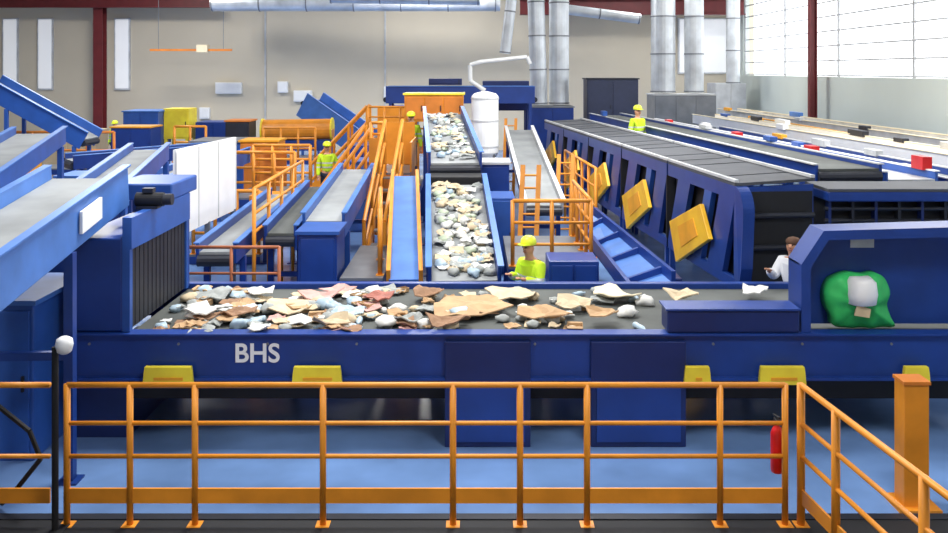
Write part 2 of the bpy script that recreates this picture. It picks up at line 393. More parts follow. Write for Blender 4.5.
for i in range(10):
    x=-4.1+i*.95; obj('bolt',BM(tube,(x,Yf-.015,1.08),(x,Yf,1.08),.014,8),GREY,fr)
t=thing('belt_side_cover','low dark blue guard cover on the belt edge left of the hood','cover',(2.8,Yf+.15,1.195))
obj('cover_body',BM(box,2.06,3.47,Yf-.02,Yf+.3,1.197,1.44),NAVY,t,bevel=.02)
obj('cover_lid',BM(box,2.04,3.47,Yf-.04,Yf+.32,1.44,1.46),BLUE,t)
# hood
t=thing('conveyor_hood','large blue hood with chamfered corner over the right end of the belt','hood',(4.4,9.9,1.195))
yo=9.62
P=[(3.50,1.197),(3.50,1.92),(3.74,2.28),(5.5,2.33),(5.5,1.197)]
Q=[(3.60,1.197),(3.60,1.88),(3.79,2.18),(5.4,2.22),(5.4,1.197)]
b=bmesh.new()
for i in range(4):
    a,c_,d_,e_=P[i],P[i+1],Q[i+1],Q[i]
    prism(b,[(p[0],yo,p[1]) for p in(a,c_,d_,e_)],(0,.08,0))
obj('front_frame',b,BLUE,t)
b=bmesh.new(); prism(b,[(x,yo+.33,z) for x,z in Q],(0,.04,0)); obj('recessed_panel',b,BLUE,t)
b=bmesh.new()
for i in range(3):
    a,c_=P[i],P[i+1]; prism(b,[(a[0],yo+.08,a[1]),(c_[0],yo+.08,c_[1]),(c_[0],yo+.4,c_[1]),(a[0],yo+.4,a[1])],(0,0,-.02) if i else (.02,0,0))
obj('shell',b,BLUE,t)
q=at(862,243,yo+.33); obj('sticker',BM(box,q.x-.13,q.x+.13,yo+.322,yo+.33,q.z-.05,q.z+.05),LGREY,t)
# green bag draped open around a white roll
cx=4.19
t=thing('green_bag','loose bright green bag slumped around a white roll before the blue hood','bag',(cx,9.8,1.2))
ring0=[(-.26,.01),(-.30,.12),(-.36,.24),(-.37,.38),(-.32,.50),(-.22,.56),(-.10,.59),(.06,.57),(.18,.59),(.28,.53),(.33,.40),(.31,.26),(.34,.12),(.38,.01),(.2,.0),(.0,.0)]
def sm(ring,k):
    out=[]; n=len(ring)
    for i in range(n):
        for j in range(k):
            f=j/k; p0=V(ring[i-1]);p1=V(ring[i]);p2=V(ring[(i+1)%n]);p3=V(ring[(i+2)%n])
            out.append(.5*((2*p1)+(p2-p0)*f+(2*p0-5*p1+4*p2-p3)*f*f+(3*p1-p0-3*p2+p3)*f**3))
    return out
rs_=sm(ring0,4); cc=V((0,.28)); b=bmesh.new(); rows=[]
for k in range(9):
    f=1-k/8*.97; row=[]
    for p in rs_:
        q=cc+(p-cc)*f; bul=(1-f**2.2)*.12
        fold=noise.noise(V((q.x*7,q.y*4,1.3)))*.05*(1-f*.4)+.012*math.sin(math.atan2(p.y-cc.y,p.x-cc.x)*9)*f
        row.append(b.verts.new((cx+q.x,max(9.60,9.78-bul-fold),max(1.2,1.2+q.y))))
    rows.append(row)
back=[b.verts.new((v.co.x,9.93,v.co.z)) for v in rows[0]]
n=len(rs_)
for r0,r1 in zip([back]+rows,rows):
    for i in range(n): b.faces.new((r0[i],r0[(i+1)%n],r1[(i+1)%n],r1[i]))
b.faces.new(rows[-1]); b.faces.new(back)
obj('bag_cloth',b,GREEN,t,smooth=True)
b=bmesh.new(); lathe(b,[(.11,0),(.155,.02),(.165,.12),(.155,.25),(.12,.29),(.03,.30)],(cx-.01,9.71,1.47),20)
for v in b.verts: v.co+=V((1,.3,.6))*noise.noise(v.co*8)*.025
obj('white_roll',b,WHITE,t,smooth=True,label='white roll')
b=bmesh.new(); prism(b,[(cx-.13,9.60,1.38),(cx+.02,9.58,1.36),(cx+.04,9.59,1.45),(cx-.10,9.60,1.49)],(0,.02,0)); obj('card_piece',b,TAN,t)
# left housing at the belt end
t=thing('feed_housing','dark blue housing with black rubber curtain at the belt left end','housing',(-4,10.6,0))
obj('body',BM(box,-4.34,-3.76,9.62,11.6,1.2,2.2),BLUE,t,bevel=.02)
obj('lower_body',BM(box,-4.34,-3.76,9.8,11.6,0,.7),NAVY,t)
cu=obj('rubber_curtain',BM(box,-3.76,-3.72,9.7,11.55,1.2,2.08),BLACK,t)
for i in range(14): obj('curtain_strip',BM(box,-3.72,-3.705,9.72+i*.13,9.83+i*.13,1.21,2.07),DARK,cu)
b=bmesh.new(); box(b,-3.76,-3.66,9.62,11.6,2.08,2.42); box(b,-3.76,-3.68,9.62,9.70,1.2,2.08); box(b,-3.76,-3.68,11.52,11.6,1.2,2.08); obj('curtain_frame',b,BLUE2,t)
obj('top_hopper',BM(box,-4.4,-3.66,10.9,11.9,2.42,2.62),BLUE2,t,bevel=.02)
obj('hopper_wall',BM(box,-4.4,-3.7,11.6,11.7,1.2,2.42),BLUE,t)
t=thing('drive_motor','black electric drive motor on top of the left blue housing','motor',(-3.75,10.3,2.42))
obj('casing',BM(tube,(-3.86,10.3,2.52),(-3.55,10.3,2.52),.08,20),BLACK,t)
obj('fan_cover',BM(tube,(-3.55,10.3,2.52),(-3.45,10.3,2.52),.065,20),DARK,t)
obj('mounting_foot',BM(box,-3.84,-3.6,10.22,10.38,2.42,2.45),DARK,t); obj('terminal_box',BM(box,-3.78,-3.66,10.25,10.35,2.60,2.65),DARK,t)
def sx_(Y): return -3.86-.048*(Y-7.9)
pa=V((sx_(6.0)-.46,6.0,2.58-.128*1.9-.14)); pb=V((sx_(10.35)-.46,10.35,2.58+.128*2.45-.14))
t=conveyor(pa,pb,.80,'bright blue inclined conveyor climbing to the left housing',side=BLUE3,belt=BELTL,h=.46,lip=.14,legs=(.62,),legm=BLUE)
b=bmesh.new(); Yp=9.2; x_=sx_(Yp)+.01; zt=2.58+.128*(Yp-7.9)
prism(b,[(x_+.012,Yp-.30,zt-.37),(x_-.02,Yp+.25,zt-.30),(x_-.02,Yp+.25,zt-.08),(x_+.012,Yp-.30,zt-.15)],(.03,0,0))
obj('notice_plate',b,WHITE,t,label='white notice plate')
conveyor((-6.3,9.5,2.25),(-8.2,17,2.8),.8,'second blue conveyor rising at the far left edge',side=BLUE2,belt=BELTL,legs=(.5,.95))
conveyor((-5.2,12.2,2.25),(-6.3,17.5,2.45),.6,'grey topped blue conveyor behind the bright inclined one',side=BLUE2,belt=BELTL,legs=(.1,.95))
cabinet(-5.6,-4.5,9.2,10.4,0,1.6,'tall blue control cabinet behind the left end of the railing',m=BLUE2,cap=BLUE3,doors=1)
cabinet(-5.5,-4.6,10.7,12.0,0,1.8,'dark blue machine box beneath the left conveyors',m=BLUE,doors=2)
# ================================================================= FOREGROUND RAILING
YR=7.9
posts=[(at(px,0,YR).x,YR,0) for px in(67,130,195,323,453,520,587,720,785)]
railing([posts[0],posts[-1]],'long orange guard railing with three rails across the foreground',top=1.235,mids=(.90,.61),toe=(.2,.33),posts=posts,r=.023,rp=.029)
railing([(2.87,YR,0),(3.20,4.6,0)],'orange guard railing running toward the camera at the right',top=1.235,mids=(.90,.61),toe=(.2,.33),posts=[(2.87,YR,0),(2.93,7.29,0),(3.05,6.1,0),(3.2,4.6,0)],r=.025,rp=.036)
railing([(-5.3,YR,0),(-3.72,YR,0)],'short orange railing left of the black pole',top=1.235,mids=(.61,),toe=(.2,.33),posts=[(-5.2,YR,0),(-4.35,YR,0)],r=.023)
t=thing('support_pole','black vertical pole with a white lamp at the railing left end','pole',(-3.66,YR-.1,0))
obj('pole',BM(tube,(-3.63,YR-.1,0),(-3.63,YR-.1,1.6),.028,12),BLACK,t); obj('base_plate',BM(box,-3.72,-3.54,YR-.19,YR-.01,0,.02),BLACK,t)
b=bmesh.new(); lathe(b,[(.03,0),(.06,.02),(.075,.08),(.065,.13),(.03,.15)],(-3.55,YR-.1,1.54),16); obj('lamp',b,WHITE,t,smooth=True)
obj('lamp_arm',BM(tube,(-3.63,YR-.1,1.56),(-3.55,YR-.1,1.56),.015,8),BLACK,t)
pts=[V((-4.6,8.4,1.35)),V((-4.35,8.2,.95)),V((-4.0,8.1,.75)),V((-3.9,8.1,.5)),V((-4.1,8.1,.25)),V((-4.3,8.2,.05))]
b=bmesh.new(); pipe(b,pts,.022,8); solo('hanging_cable',b,BLACK,'black cable hanging behind the short left railing','cable')
t=thing('gate_post','thick orange post standing behind the right-hand railing','post',(4.02,8.3,0))
obj('column',BM(box,3.92,4.15,8.2,8.4,0,1.13),ORANGE,t,bevel=.01); obj('cap',BM(box,3.91,4.16,8.19,8.41,1.13,1.16),ORANGE2,t); obj('foot_plate',BM(box,3.84,4.23,8.12,8.48,0,.02),ORANGE,t)
t=thing('fire_extinguisher','red fire extinguisher hung on the railing corner','fire extinguisher',(2.70,YR+.12,.42))
ex=2.70
b=bmesh.new(); lathe(b,[(.05,0),(.056,.02),(.056,.34),(.04,.39),(.02,.41),(.02,.44)],(ex,YR+.12,.42),18); obj('cylinder',b,RED,t,smooth=True)
obj('valve',BM(box,ex-.02,ex+.02,YR+.08,YR+.16,.86,.89),BLACK,t); obj('lever',BM(beam,(ex,YR+.06,.92),(ex,YR+.2,.90),.02,.015),BLACK,t)
b=bmesh.new(); pipe(b,[V((ex,YR+.12,.87)),V((ex+.07,YR+.12,.85)),V((ex+.09,YR+.12,.7)),V((ex+.08,YR+.12,.55))],.01,8); obj('hose',b,BLACK,t)
t=thing('walkway_mat','black matting on the floor beneath the foreground railing','mat',(0,6,0))
obj('mat',BM(box,-7,6.5,3.5,8.06,0.001,.010),BLACK,t)
obj('edge_strip',BM(box,-7,6.5,7.98,8.08,.010,.02),DARK,t)
# ================================================================= CENTRE
lowc=conveyor((-.13,12.6,1.05),(-.32,16.2,1.93),.92,'blue inclined conveyor loaded with pale waste, centre',h=.4,lip=.2,side=BLUE,belt=BELTL,legs=(.1,.9))
upc=conveyor((-.36,17.2,2.22),(-.82,24,2.82),.92,'upper blue conveyor feeding the loaded centre conveyor',h=.45,lip=.2,side=BLUE,belt=BELTL,legs=(.05,.5,.95))
t=thing('dark_gap_block','black block standing in for the dark gap between the two centre conveyors','chute',(-.35,16.8,0))
obj('hood',BM(box,-.86,.14,16.4,17.05,1.6,2.05),BLACK,t,bevel=.02)  # black box fills in the dark of the gap between conveyors
for x in(-.83,.11): obj('leg',BM(box,x-.04,x+.04,16.6,16.8,0,1.6),BLUE,t)
t=thing('inclined_chute','pale blue inclined chute with orange side rails left of the centre conveyor','chute',(-1.2,14.8,0))
pa=V((-.98,12.7,1.02)); pb=V((-1.32,17.2,1.95))
obj('slide',BM(beam,pa,pb,.44,.05),BLUE3,t)
for s,m in((-1,ORANGE),(1,ORANGE)):
    o=V((.23*s,0,.06)); obj('side_rail',BM(beam,pa+o,pb+o,.06,.2),m,t)
for f in(.05,.95):
    q=pa+(pb-pa)*f
    for s in(-1,1): obj('leg',BM(beam,V((q.x+.2*s,q.y,0)),q+V((.2*s,0,-.02)),.07,.07),BLUE,t)
railing([(-1.42,13.6,.9),(-1.62,15.6,.95)],'orange railing along the left of the pale blue chute',top=1.0,mids=(.33,.66),spacing=1.0,r=.034)
platform(-2.0,-1.36,13.4,15.9,.9,'narrow blue platform beside the pale blue chute')
cabinet(-2.62,-2.04,13.4,14.2,0,1.55,'deep blue machine box behind the sorting belt',m=BLUE,cap=BLUE2,doors=1)
conveyor((-2.44,14.6,1.55),(-2.46,19,1.9),.58,'blue conveyor rising behind the deep blue machine box',h=.4,side=BLUE2,belt=BELTL)
conveyor((-3.9,13.6,1.25),(-4.05,19.2,1.35),.5,'low grey conveyor beside the white screen',h=.3,side=BLUE,belt=BELTL)
conveyor((-3.14,14.6,1.35),(-3.16,18.5,1.6),.42,'narrow blue conveyor left of the staircase',h=.4,side=BLUE,belt=BELT)
t=stairs((-1.76,19.7,1.9),(-1.84,16.6,.2),.38,'narrow orange staircase climbing beside the pale blue chute',deep=.32,rr=.04)
railing([(-3.52,14.4,0),(-3.58,18.8,0)],'tall orange railing between the two low left conveyors',top=2.1,mids=(1.7,1.4),spacing=1.1,r=.03)
railing([(-4.1,12.7,.35),(-2.75,12.7,.35)],'rust coloured railing behind the left part of the sorting belt',top=1.15,mids=(.4,.78),spacing=.7,m=BROWNRAIL,r=.022)
platform(-4.3,-2.7,12.5,13.2,.35,'low grey walkway behind the left part of the sorting belt',deck=GREY)
t=thing('white_screen','tall smooth white screen standing on a frame at left','screen',(-4.6,15.5,0))
obj('sheet',BM(beam,(-4.66,14,2.07),(-4.52,17,2.05),.05,1.37),WHITE,t)
b=bmesh.new()
for f in(0,.333,.666,1): x=-4.66+.14*f+.028; y=14.01+2.98*f; box(b,x-.004,x+.004,y-.02,y+.02,1.4,2.72)
obj('seams',b,LGREY,t)
for f in(.03,.5,.97): obj('leg',BM(box,-4.70+.14*f,-4.62+.14*f,14+3*f-.04,14+3*f+.04,0,1.39),GREY,t)
platform(.55,1.95,14.4,17.1,.85,'small blue platform right of the loaded centre conveyor')
railing([(.62,14.45,.85),(1.88,14.45,.85),(1.88,17.05,.85)],'orange railing around the small blue platform',top=1.05,mids=(.35,.7),spacing=.6,r=.03)
cabinet(1.08,1.8,12.95,13.6,0,1.25,'low dark blue box behind the worker at the belt',m=BLUE,doors=2)
t=thing('sloped_chute','narrow mid blue sloped chute below the screening row','chute',(2.4,14,0))
b=bmesh.new(); prism(b,[(2.15,12.4,.85),(2.75,12.4,1.05),(2.35,17.5,1.15),(2.0,17.5,.95)],(0,0,.04)); obj('plate',b,BLUE3,t)
for f in(.1,.35,.6,.85): 
    y=12.4+5.1*f; xl=2.15-.15*f; xr=2.75-.4*f; obj('cross_rib',BM(beam,(xl,y,.93+.1*f),(xr,y,1.13+.1*f),.08,.1),BLUE,t)
obj('side_frame',BM(beam,(2.15,12.4,.95),(2.0,17.5,1.05),.06,.22),BLUE,t); obj('side_frame',BM(beam,(2.75,12.4,1.12),(2.35,17.5,1.22),.06,.22),BLUE,t)
for x,y in((2.15,12.5),(2.7,12.5),(2.02,17.3),(2.3,17.3)): obj('leg',BM(box,x-.04,x+.04,y-.04,y+.04,0,.93),BLUE,t)
cabinet(2.85,3.15,13.6,14.6,0,.85,'small navy box under the nearest guard panel',m=NAVY,doors=1)
cabinet(.28,.80,17.6,18.6,0,1.5,'blue bin cabinet beside the upper centre conveyor',m=BLUE2,doors=1)
cabinet(.15,.78,20,21,0,1.9,'second blue box on the right of the upper centre conveyor',m=BLUE,doors=1,cap=LGREY)
conveyor((1.45,18.6,1.2),(1.35,27,2.2),.7,'pale grey conveyor climbing between the silo and screening row',side=LGREY,belt=BELTL,legs=(.1,.9),h=.3,flange=WHITE,legm=BLUE)
for i,(px,Y,z0,z1,lab) in enumerate(((566,20.8,0,2.05,'tall orange ladder nearest the yellow guard panels'),(531,18.0,0,2.1,'orange ladder behind the small blue platform'),(511,28.8,0,2.45,'farthest orange ladder beside the white silo'))):
    x=at(px,0,Y).x; t=thing('ladder',lab,'ladder',(x,Y,0),'orange ladders by the screening row')
    for s in(-1,1): obj('stile',BM(beam,(x+.16*s-.12,Y-.6,z0),(x+.16*s,Y,z1),.09,.06),ORANGE,t)
    for k in range(8):
        f=(k+.7)/8.5; obj('rung',BM(tube,(x-.16-.12*(1-f),Y-.6+.6*f,z0+(z1-z0)*f),(x+.16-.12*(1-f),Y-.6+.6*f,z0+(z1-z0)*f),.022,8),ORANGE,t)
railing([(2.6,19.2,0),(2.38,23.5,0)],'tall orange railing along the left side of the screening row',top=1.9,mids=(1.5,1.1),spacing=.8,r=.03)
t=thing('silo','white cylindrical silo behind the centre conveyors','silo',(.3,24.6,0))
b=bmesh.new(); lathe(b,[(.12,1.3),(.37,1.75),(.37,3.28),(.30,3.36),(.08,3.42)],(.3,24.6,0),28); obj('tank',b,WHITE,t)
for z in(1.9,2.6,3.2): obj('band',BM(tube,(.3,24.6,z),(.3,24.6,z+.04),.385,28),LGREY,t)
for a in range(4): obj('leg',BM(tube,(.3+.33*math.cos(a*1.57+.78),24.6+.33*math.sin(a*1.57+.78),0),(.3+.33*math.cos(a*1.57+.78),24.6+.33*math.sin(a*1.57+.78),1.9),.03,8),GREY,t)
b=bmesh.new(); pipe(b,[V((.3,24.6,3.44)),V((-.1,24.6,3.7)),at(470,65,24.6),at(480,62,24.6),at(527,57,24.6),at(530,64,24.6)],.06,10); solo('bent_pipe',b,LGREY,'thin pale bent pipe rising from the white silo','pipe')
t=platform(-2.32,-1.42,19.9,21.6,1.72,'orange clad platform at the head of the two staircases',m=ORANGE2,th=.4)
b=bmesh.new(); box(b,-2.32,-1.98,19.86,19.9,1.74,2.5); box(b,-1.42,-1.38,19.9,21.6,1.74,2.4); box(b,-2.32,-1.42,21.6,21.64,1.74,2.75); obj('parapet',b,ORANGE,t)
obj('cladding',BM(box,-2.30,-1.45,20.2,20.24,.3,1.3),ORANGE2,t)
railing([(-2.28,19.95,1.73),(-1.98,19.95,1.73)],'short orange railing at the front of the stair head platform',top=1.1,mids=(.3,.6,.85),spacing=.3,r=.035)
stairs((-2.40,20.5,1.72),(-3.6,20.1,0),.7,'orange staircase descending left from the clad platform',deep=.4,rr=.045)
cabinet(-1.95,-.3,25.2,26.4,2.55,3.3,'orange machine housing above the upper centre conveyor',m=ORANGE,trim=ORANGE2,doors=3,name='machine_housing',cat='housing',cap=YELLOW)
platform(-2.5,-1.36,22.6,24.8,1.1,'raised blue platform behind the stair head platform')
railing([(-2.45,22.65,1.1),(-1.4,22.65,1.1)],'orange railing on the raised blue platform',top=1.05,mids=(.5,),spacing=.5)
t=platform(-3.2,-1.2,26.8,29,1.9,'high orange framed platform below the blue cross conveyor',m=ORANGE2,th=.35)
obj('infill_panel',BM(box,-3.1,-2.0,28.9,28.94,1.9,2.8),ORANGE,t)
railing([(-3.15,26.85,1.9),(-1.25,26.85,1.9)],'orange railing on the high platform below the cross conveyor',top=1.0,mids=(.35,.7),spacing=.45,r=.03)
stairs((-3.28,28,1.9),(-5.0,28,.1),.8,'distant orange staircase rising to the high framed platform',deep=.45,rr=.05)
conveyor((-2.9,30,3.15),(2.0,30,3.15),.8,'blue cross conveyor high behind the orange machine housing',h=.55,lip=.3,side=BLUE,belt=BELT,legs=(.03,.97))
cabinet(-1.5,-.4,29.8,30.2,3.5,3.72,'flat dark blue unit on top of the cross conveyor',m=NAVY,legs=False,doors=1)
cabinet(.3,1.9,31,32,2.6,3.62,'dark box above the cross conveyor right end',m=NAVY,doors=2)
# ================================================================= SCREEN ROW (right)
def lx(Y): return 3.68-.096*(Y-12.7)
ords=['nearest','second','third','fourth','farthest']
for i in range(5):
    y0=12.7+3.1*i; y1=y0+3.02
    t=thing('screening_unit',f'{ords[i]} blue screening unit with tilted yellow guard panel in the right row','screening machine',(lx((y0+y1)/2)+.5,(y0+y1)/2,0),'screening units in the right row')
    W=V((1,.096,0)).normalized()*1.18
    A=V((lx(y0),y0,0)); B=V((lx(y1),y1,0)); Z=lambda p,z: p+V((0,0,z))
    b=bmesh.new(); prism(b,[Z(A,2.16),Z(B,2.16),Z(B,2.36),Z(A,2.36)],W*.06); prism(b,[Z(A,.9),Z(B,.9),Z(B,1.05),Z(A,1.05)],W*.06)
    obj('side_frame',b,BLUE,t)
    b=bmesh.new(); prism(b,[Z(A,1.03),Z(B,1.03),Z(B,2.2),Z(A,2.2)],W*.03); bmesh.ops.translate(b,vec=W*.12,verts=b.verts); obj('mesh_panel',b,BLACK,t)
    D=(B-A)
    for f0,f1,wd,mm in((-.0,.22,.20,BLUE),(.30,.52,.10,BLUE2),(.62,.86,.20,BLUE)):
        b=bmesh.new(); p=A+D*f0;q=A+D*f1
        prism(b,[Z(p,2.16),Z(p+D*wd,2.16),Z(q+D*(wd-.06),1.05),Z(q-D*.06,1.05)],W*.07); obj('slanted_plate',b,mm,t)
    def LP(Y,z): return V((lx(Y)-.03,Y,z))
    oy=y0-12.7
    pp=[(15.35,1.42),(13.85,1.94),(13.45,1.47),(15.0,.80)]
    b=bmesh.new(); prism(b,[LP(Y+oy,z) for Y,z in pp],(-.07,0,0)); gp=obj('guard_panel',b,AMBER,t,bevel=.01)
    c=sum((LP(Y+oy,z) for Y,z in pp),V())/4
    b=bmesh.new(); prism(b,[c+(LP(Y+oy,z)-c)*.5+V((-.07,0,0)) for Y,z in pp],(-.008,0,0)); obj('vent_plate',b,AMBER2,gp)
    b=bmesh.new(); prism(b,[Z(A,2.36),Z(B,2.36),Z(B+W,2.42),Z(A+W,2.42)],(0,0,.04)); tp=obj('top_cover',b,MGREY,t)
    for k in range(2):
        b=bmesh.new(); q=A+D*(k+.5)/2; prism(b,[Z(q,2.40),Z(q+D*.02,2.40),Z(q+D*.02+W,2.46),Z(q+W,2.46)],(0,0,.008)); obj('cover_seam',b,DARK,tp)
    for e0 in(0,.95):
        b=bmesh.new(); prism(b,[Z(A+W*e0,2.41+.06*e0),Z(B+W*e0,2.41+.06*e0),Z(B+W*e0,2.45+.06*e0),Z(A+W*e0,2.45+.06*e0)],W*.05); obj('edge_strip',b,LGREY,tp)
    b=bmesh.new(); prism(b,[Z(A,.9),Z(A+W*.98,.9),Z(A+W*.98,2.38),Z(A,2.34)],V((0,.05,0))); obj('end_plate',b,BLUE if i==0 else BLACK,t)
    for p in(A+D*.03,B-D*.03,A+W*.94+D*.03,B+W*.94-D*.03): obj('leg',BM(box,p.x+.0,p.x+.09,p.y-.05,p.y+.05,0,.95),BLUE,t)
    if i==0:
        pts=[V((lx(y),y,z)) for y,z in [(A.y-.30*math.sin(math.pi/2*k/8),2.02+.34*math.cos(math.pi/2*k/8)) for k in range(9)]]+[V((lx(A.y),A.y-.30,1.25)),V((lx(A.y),A.y-.2,1.0)),V((lx(A.y),A.y,.9))]
        b=bmesh.new(); prism(b,pts,W*.14); obj('rounded_end_guard',b,BLUE,t)
        b=bmesh.new(); prism(b,[Z(A+W*.2+V((0,-.02,0)),1.0),Z(A+W*.96+V((0,-.02,0)),1.0),Z(A+W*.96+V((0,-.02,0)),2.28),Z(A+W*.2+V((0,-.02,0)),2.28)],V((0,.02,0))); obj('end_shade_plate',b,BLACK,t)  # black sheet painted in as the shade of the open end
        for z in(1.5,1.95): obj('shaft',BM(tube,Z(A+W*.2+V((0,-.08,0)),z),Z(A+W*.96+V((0,-.08,0)),z),.04,10),DARK,t)
t=thing('shredder_unit','machine with a slim blue top beam and shadow-black interior behind the hood','machine',(6.3,13.3,0))
obj('top_beam',BM(box,5.0,7.8,12.7,13.6,2.14,2.28),BLUE,t,bevel=.02)
obj('lower_frame',BM(box,5.0,7.8,12.8,13.6,0,.9),NAVY,t)
obj('shadow_body',BM(box,5.05,7.75,12.95,13.55,.9,2.14),BLACK,t)  # black colour stands in for the shadow inside the machine
for i in range(9): obj('upright',BM(box,5.05+i*.33,5.09+i*.33,12.82,12.94,.9,2.14),DARK if i%2 else NAVY,t)
for z in(1.55,1.85,2.02): obj('cross_pipe',BM(tube,(5.0,12.85,z),(7.8,12.85,z),.03,10),DARK,t)
obj('top_plate',BM(box,5.0,7.8,12.7,13.6,2.28,2.32),MGREY,t)
def clutter(t,p0,p1,w,n,z):
    p0=V(p0);p1=V(p1)
    for i in range(n):
        f=(i+rnd.uniform(.2,.8))/n; q=p0+(p1-p0)*f; s=rnd.choice((-1,1)); x=q.x+s*(w/2+.06); m,nm=rnd.choice([(WHITE,'junction_box'),(LGREY,'junction_box'),(DARK,'drive_motor'),(BLUE2,'hatch'),(LGREY,'junction_box'),(BLUE3,'hatch'),(AMBER2,'drive_guard')])
        hh=rnd.uniform(.05,.14); ll=rnd.uniform(.2,.5); obj(nm,BM(box,x-.08,x+.08,q.y-ll,q.y+ll,z+.1,z+.14+hh),m,t,bevel=.01)
def ramp(p0,p1,w,label,n=6,**k):
    t=conveyor(p0,p1,w,label,**k); clutter(t,p0,p1,w,n,p0[2]); return t
ramp((4.6,31.5,2.42),(6.0,14.4,2.42),1.0,'broad dark grey conveyor right of the screening row',3,side=BLUE,belt=BELT,h=.35,lip=.06,legs=(.05,.35,.65,.97),flange=LGREY)
cb=ramp((5.8,31,2.2),(7.2,14.8,2.2),.8,'pale grey topped conveyor fitted with red switch boxes',4,side=BLUE2,belt=LGREY,h=.35,legs=(.05,.35,.65,.95),flange=WHITE)
for Y,s in((21.2,-1),(17.4,-1),(15.3,1),(26.5,-1)):
    x=7.2-.0864*(Y-14.8)+s*.45; obj('switch_box',BM(box,x-.08,x+.08,Y-.2,Y+.2,2.32,2.54),RED,cb,label='red switch box')
ramp((7.45,29,2.05),(8.48,14.8,2.05),.9,'deep blue conveyor between two paler ones at right',5,side=BLUE,belt=BELTL,h=.35,legs=(.05,.35,.65,.95),flange=LGREY)
ramp((8.7,34,2.2),(10.0,15,2.2),.8,'conveyor with white sides near the window wall',8,side=WHITE,belt=TAN,legs=(.05,.35,.65,.95),flange=CREAM,legm=BLUE)
ramp((11.0,39,2.2),(12.0,16,2.2),.8,'tan topped conveyor along the window wall',6,side=LGREY,belt=TAN,legs=(.05,.35,.65,.95),flange=CREAM,legm=BLUE)
platform(10.3,10.62,22,34,1.2,'long catwalk beside the tan topped conveyor',deck=GREY)
railing([(10.35,22.1,1.2),(10.35,33.9,1.2)],'long amber railing on the catwalk by the window wall',top=1.05,mids=(.6,),spacing=1.6,m=AMBER2,r=.025)
# ducts
duct((at(539,0,34).x,34,2.7),(at(534,0,34).x,34,9.2),.32,'left silver vertical duct of the close central pair')
duct((at(559,0,34.4).x,34.4,2.7),(at(559,0,34.4).x,34.4,9.2),.38,'right silver vertical duct of the close central pair')
duct((at(505,55,33).x,33,4.6),(at(520,55,33).x,33,9.2),.2,'thin slanting silver duct beside the close central pair')
duct((at(663,0,36).x,36,3.1),(at(663,0,36).x,36,9.2),.48,'thick silver vertical duct over the right filter box')
duct((at(694,0,36).x,36,3.1),(at(694,0,36).x,36,9.2),.38,'medium silver vertical duct over the right filter box')
duct((at(733,0,40).x,40,3.4),(at(733,0,40).x,40,9.2),.3,'slim silver vertical duct near the window corner')
duct((at(640,22,35.2).x,35.2,6.0),(at(560,10,35.2).x,35.2,6.4),.2,'slanting silver duct linking the vertical ducts')
cabinet(2.1,3.7,33.4,35.2,0,2.6,'blue filter box below the close central ducts',m=BLUE,doors=2,cap=GREY)
cabinet(7.1,9.5,35.3,37,0,3.0,'grey filter box below the right silver ducts',m=GREY,doors=3,cap=LGREY)
cabinet(4.2,6.1,33.4,34.6,1.6,3.65,'tall dark machine left of the right silver ducts',m=mat('dark blue grey',(48,56,84),.5),doors=2,cap=DARK)
cabinet(11.0,12.4,41,42.5,0,3.4,'pale machine box in the far right corner',m=LGREY,doors=2)
platform(4.0,4.66,23.5,24.6,1.25,'small platform under the worker beside the screening row')
# ================================================================= LEFT BACKGROUND
cabinet(at(123,0,32).x,at(158,0,32).x,32,33.4,1.3,2.5,'blue machine left of the yellow machine',m=BLUE2,doors=2,cap=BLUE3)
cabinet(at(167,0,33).x,at(192,0,33).x,32.6,33.6,1.5,2.6,'yellow machine against the back wall',m=YELLOW,doors=1,trim=YELLOW)
cabinet(at(197,0,33).x,at(232,0,33).x,32.8,34,0,2.1,'blue box right of the yellow machine',m=BLUE,doors=2)
b=thing('drum_housing','long orange rounded drum housing before the back wall','housing',(-6.2,31.5,0))
q0=at(262,130,31.5);q1=at(333,129,31.5)
obj('drum',BM(tube,q0,q1,.36,20),ORANGE,b); obj('base_frame',BM(box,q0.x,q1.x,31.2,31.8,1.2,1.55),BLUE,b)
for q in(q0,q1-V((.06,0,0))): obj('end_ring',BM(tube,q,q+V((.06,0,0)),.4,20),YELLOW,b)
for x in(q0.x+.1,q1.x-.1): obj('leg',BM(box,x-.06,x+.06,31.3,31.7,0,1.2),BLUE,b)
conveyor(at(312,100,34.4),at(378,146,33.4),1.1,'steep light blue conveyor descending right of the orange drum',side=BLUE3,belt=BLUE2,h=.95,lip=.3,legs=(.1,))
conveyor(at(-10,82,25),at(92,138,25),.9,'blue conveyor descending from the upper left corner',side=BLUE2,belt=BELTL,h=.5,lip=.2,legs=(.3,.95))
t=platform(-5.9,-4.3,21.8,24,.9,'blue platform with railing behind the white screen')
obj('infill_panel',BM(box,-5.6,-5.0,24.0,24.04,.9,1.9),ORANGE2,t)
railing([(-5.85,21.85,.9),(-4.35,21.85,.9)],'orange railing on the platform behind the white screen',top=1.1,mids=(.37,.73),spacing=.5,r=.04)
railing([(-5.85,23.9,.9),(-4.35,23.9,.9)],'second orange railing at the back of the platform behind the white screen',top=1.1,mids=(.37,.73),spacing=.5,r=.04)
railing([(-5.8,18.6,.2),(-4.45,18.6,.2)],'low orange railing right of the white screen',top=1.3,mids=(.43,.86),spacing=.45,r=.036)
platform(-5.85,-4.4,18.5,20,.2,'low platform right of the white screen')
cabinet(-6.5,-5.45,25,26,0,2.0,'orange machine box behind the left platform',m=ORANGE,doors=2,trim=ORANGE2,cap=AMBER2)
cabinet(-8.2,-6.6,26,27.5,0,1.9,'blue machine block in the left middle distance',m=BLUE2,doors=3,cap=GREY)
cabinet(-3.5,-2.7,25,26.2,0,1.9,'blue box behind the staircase',m=BLUE,doors=2)
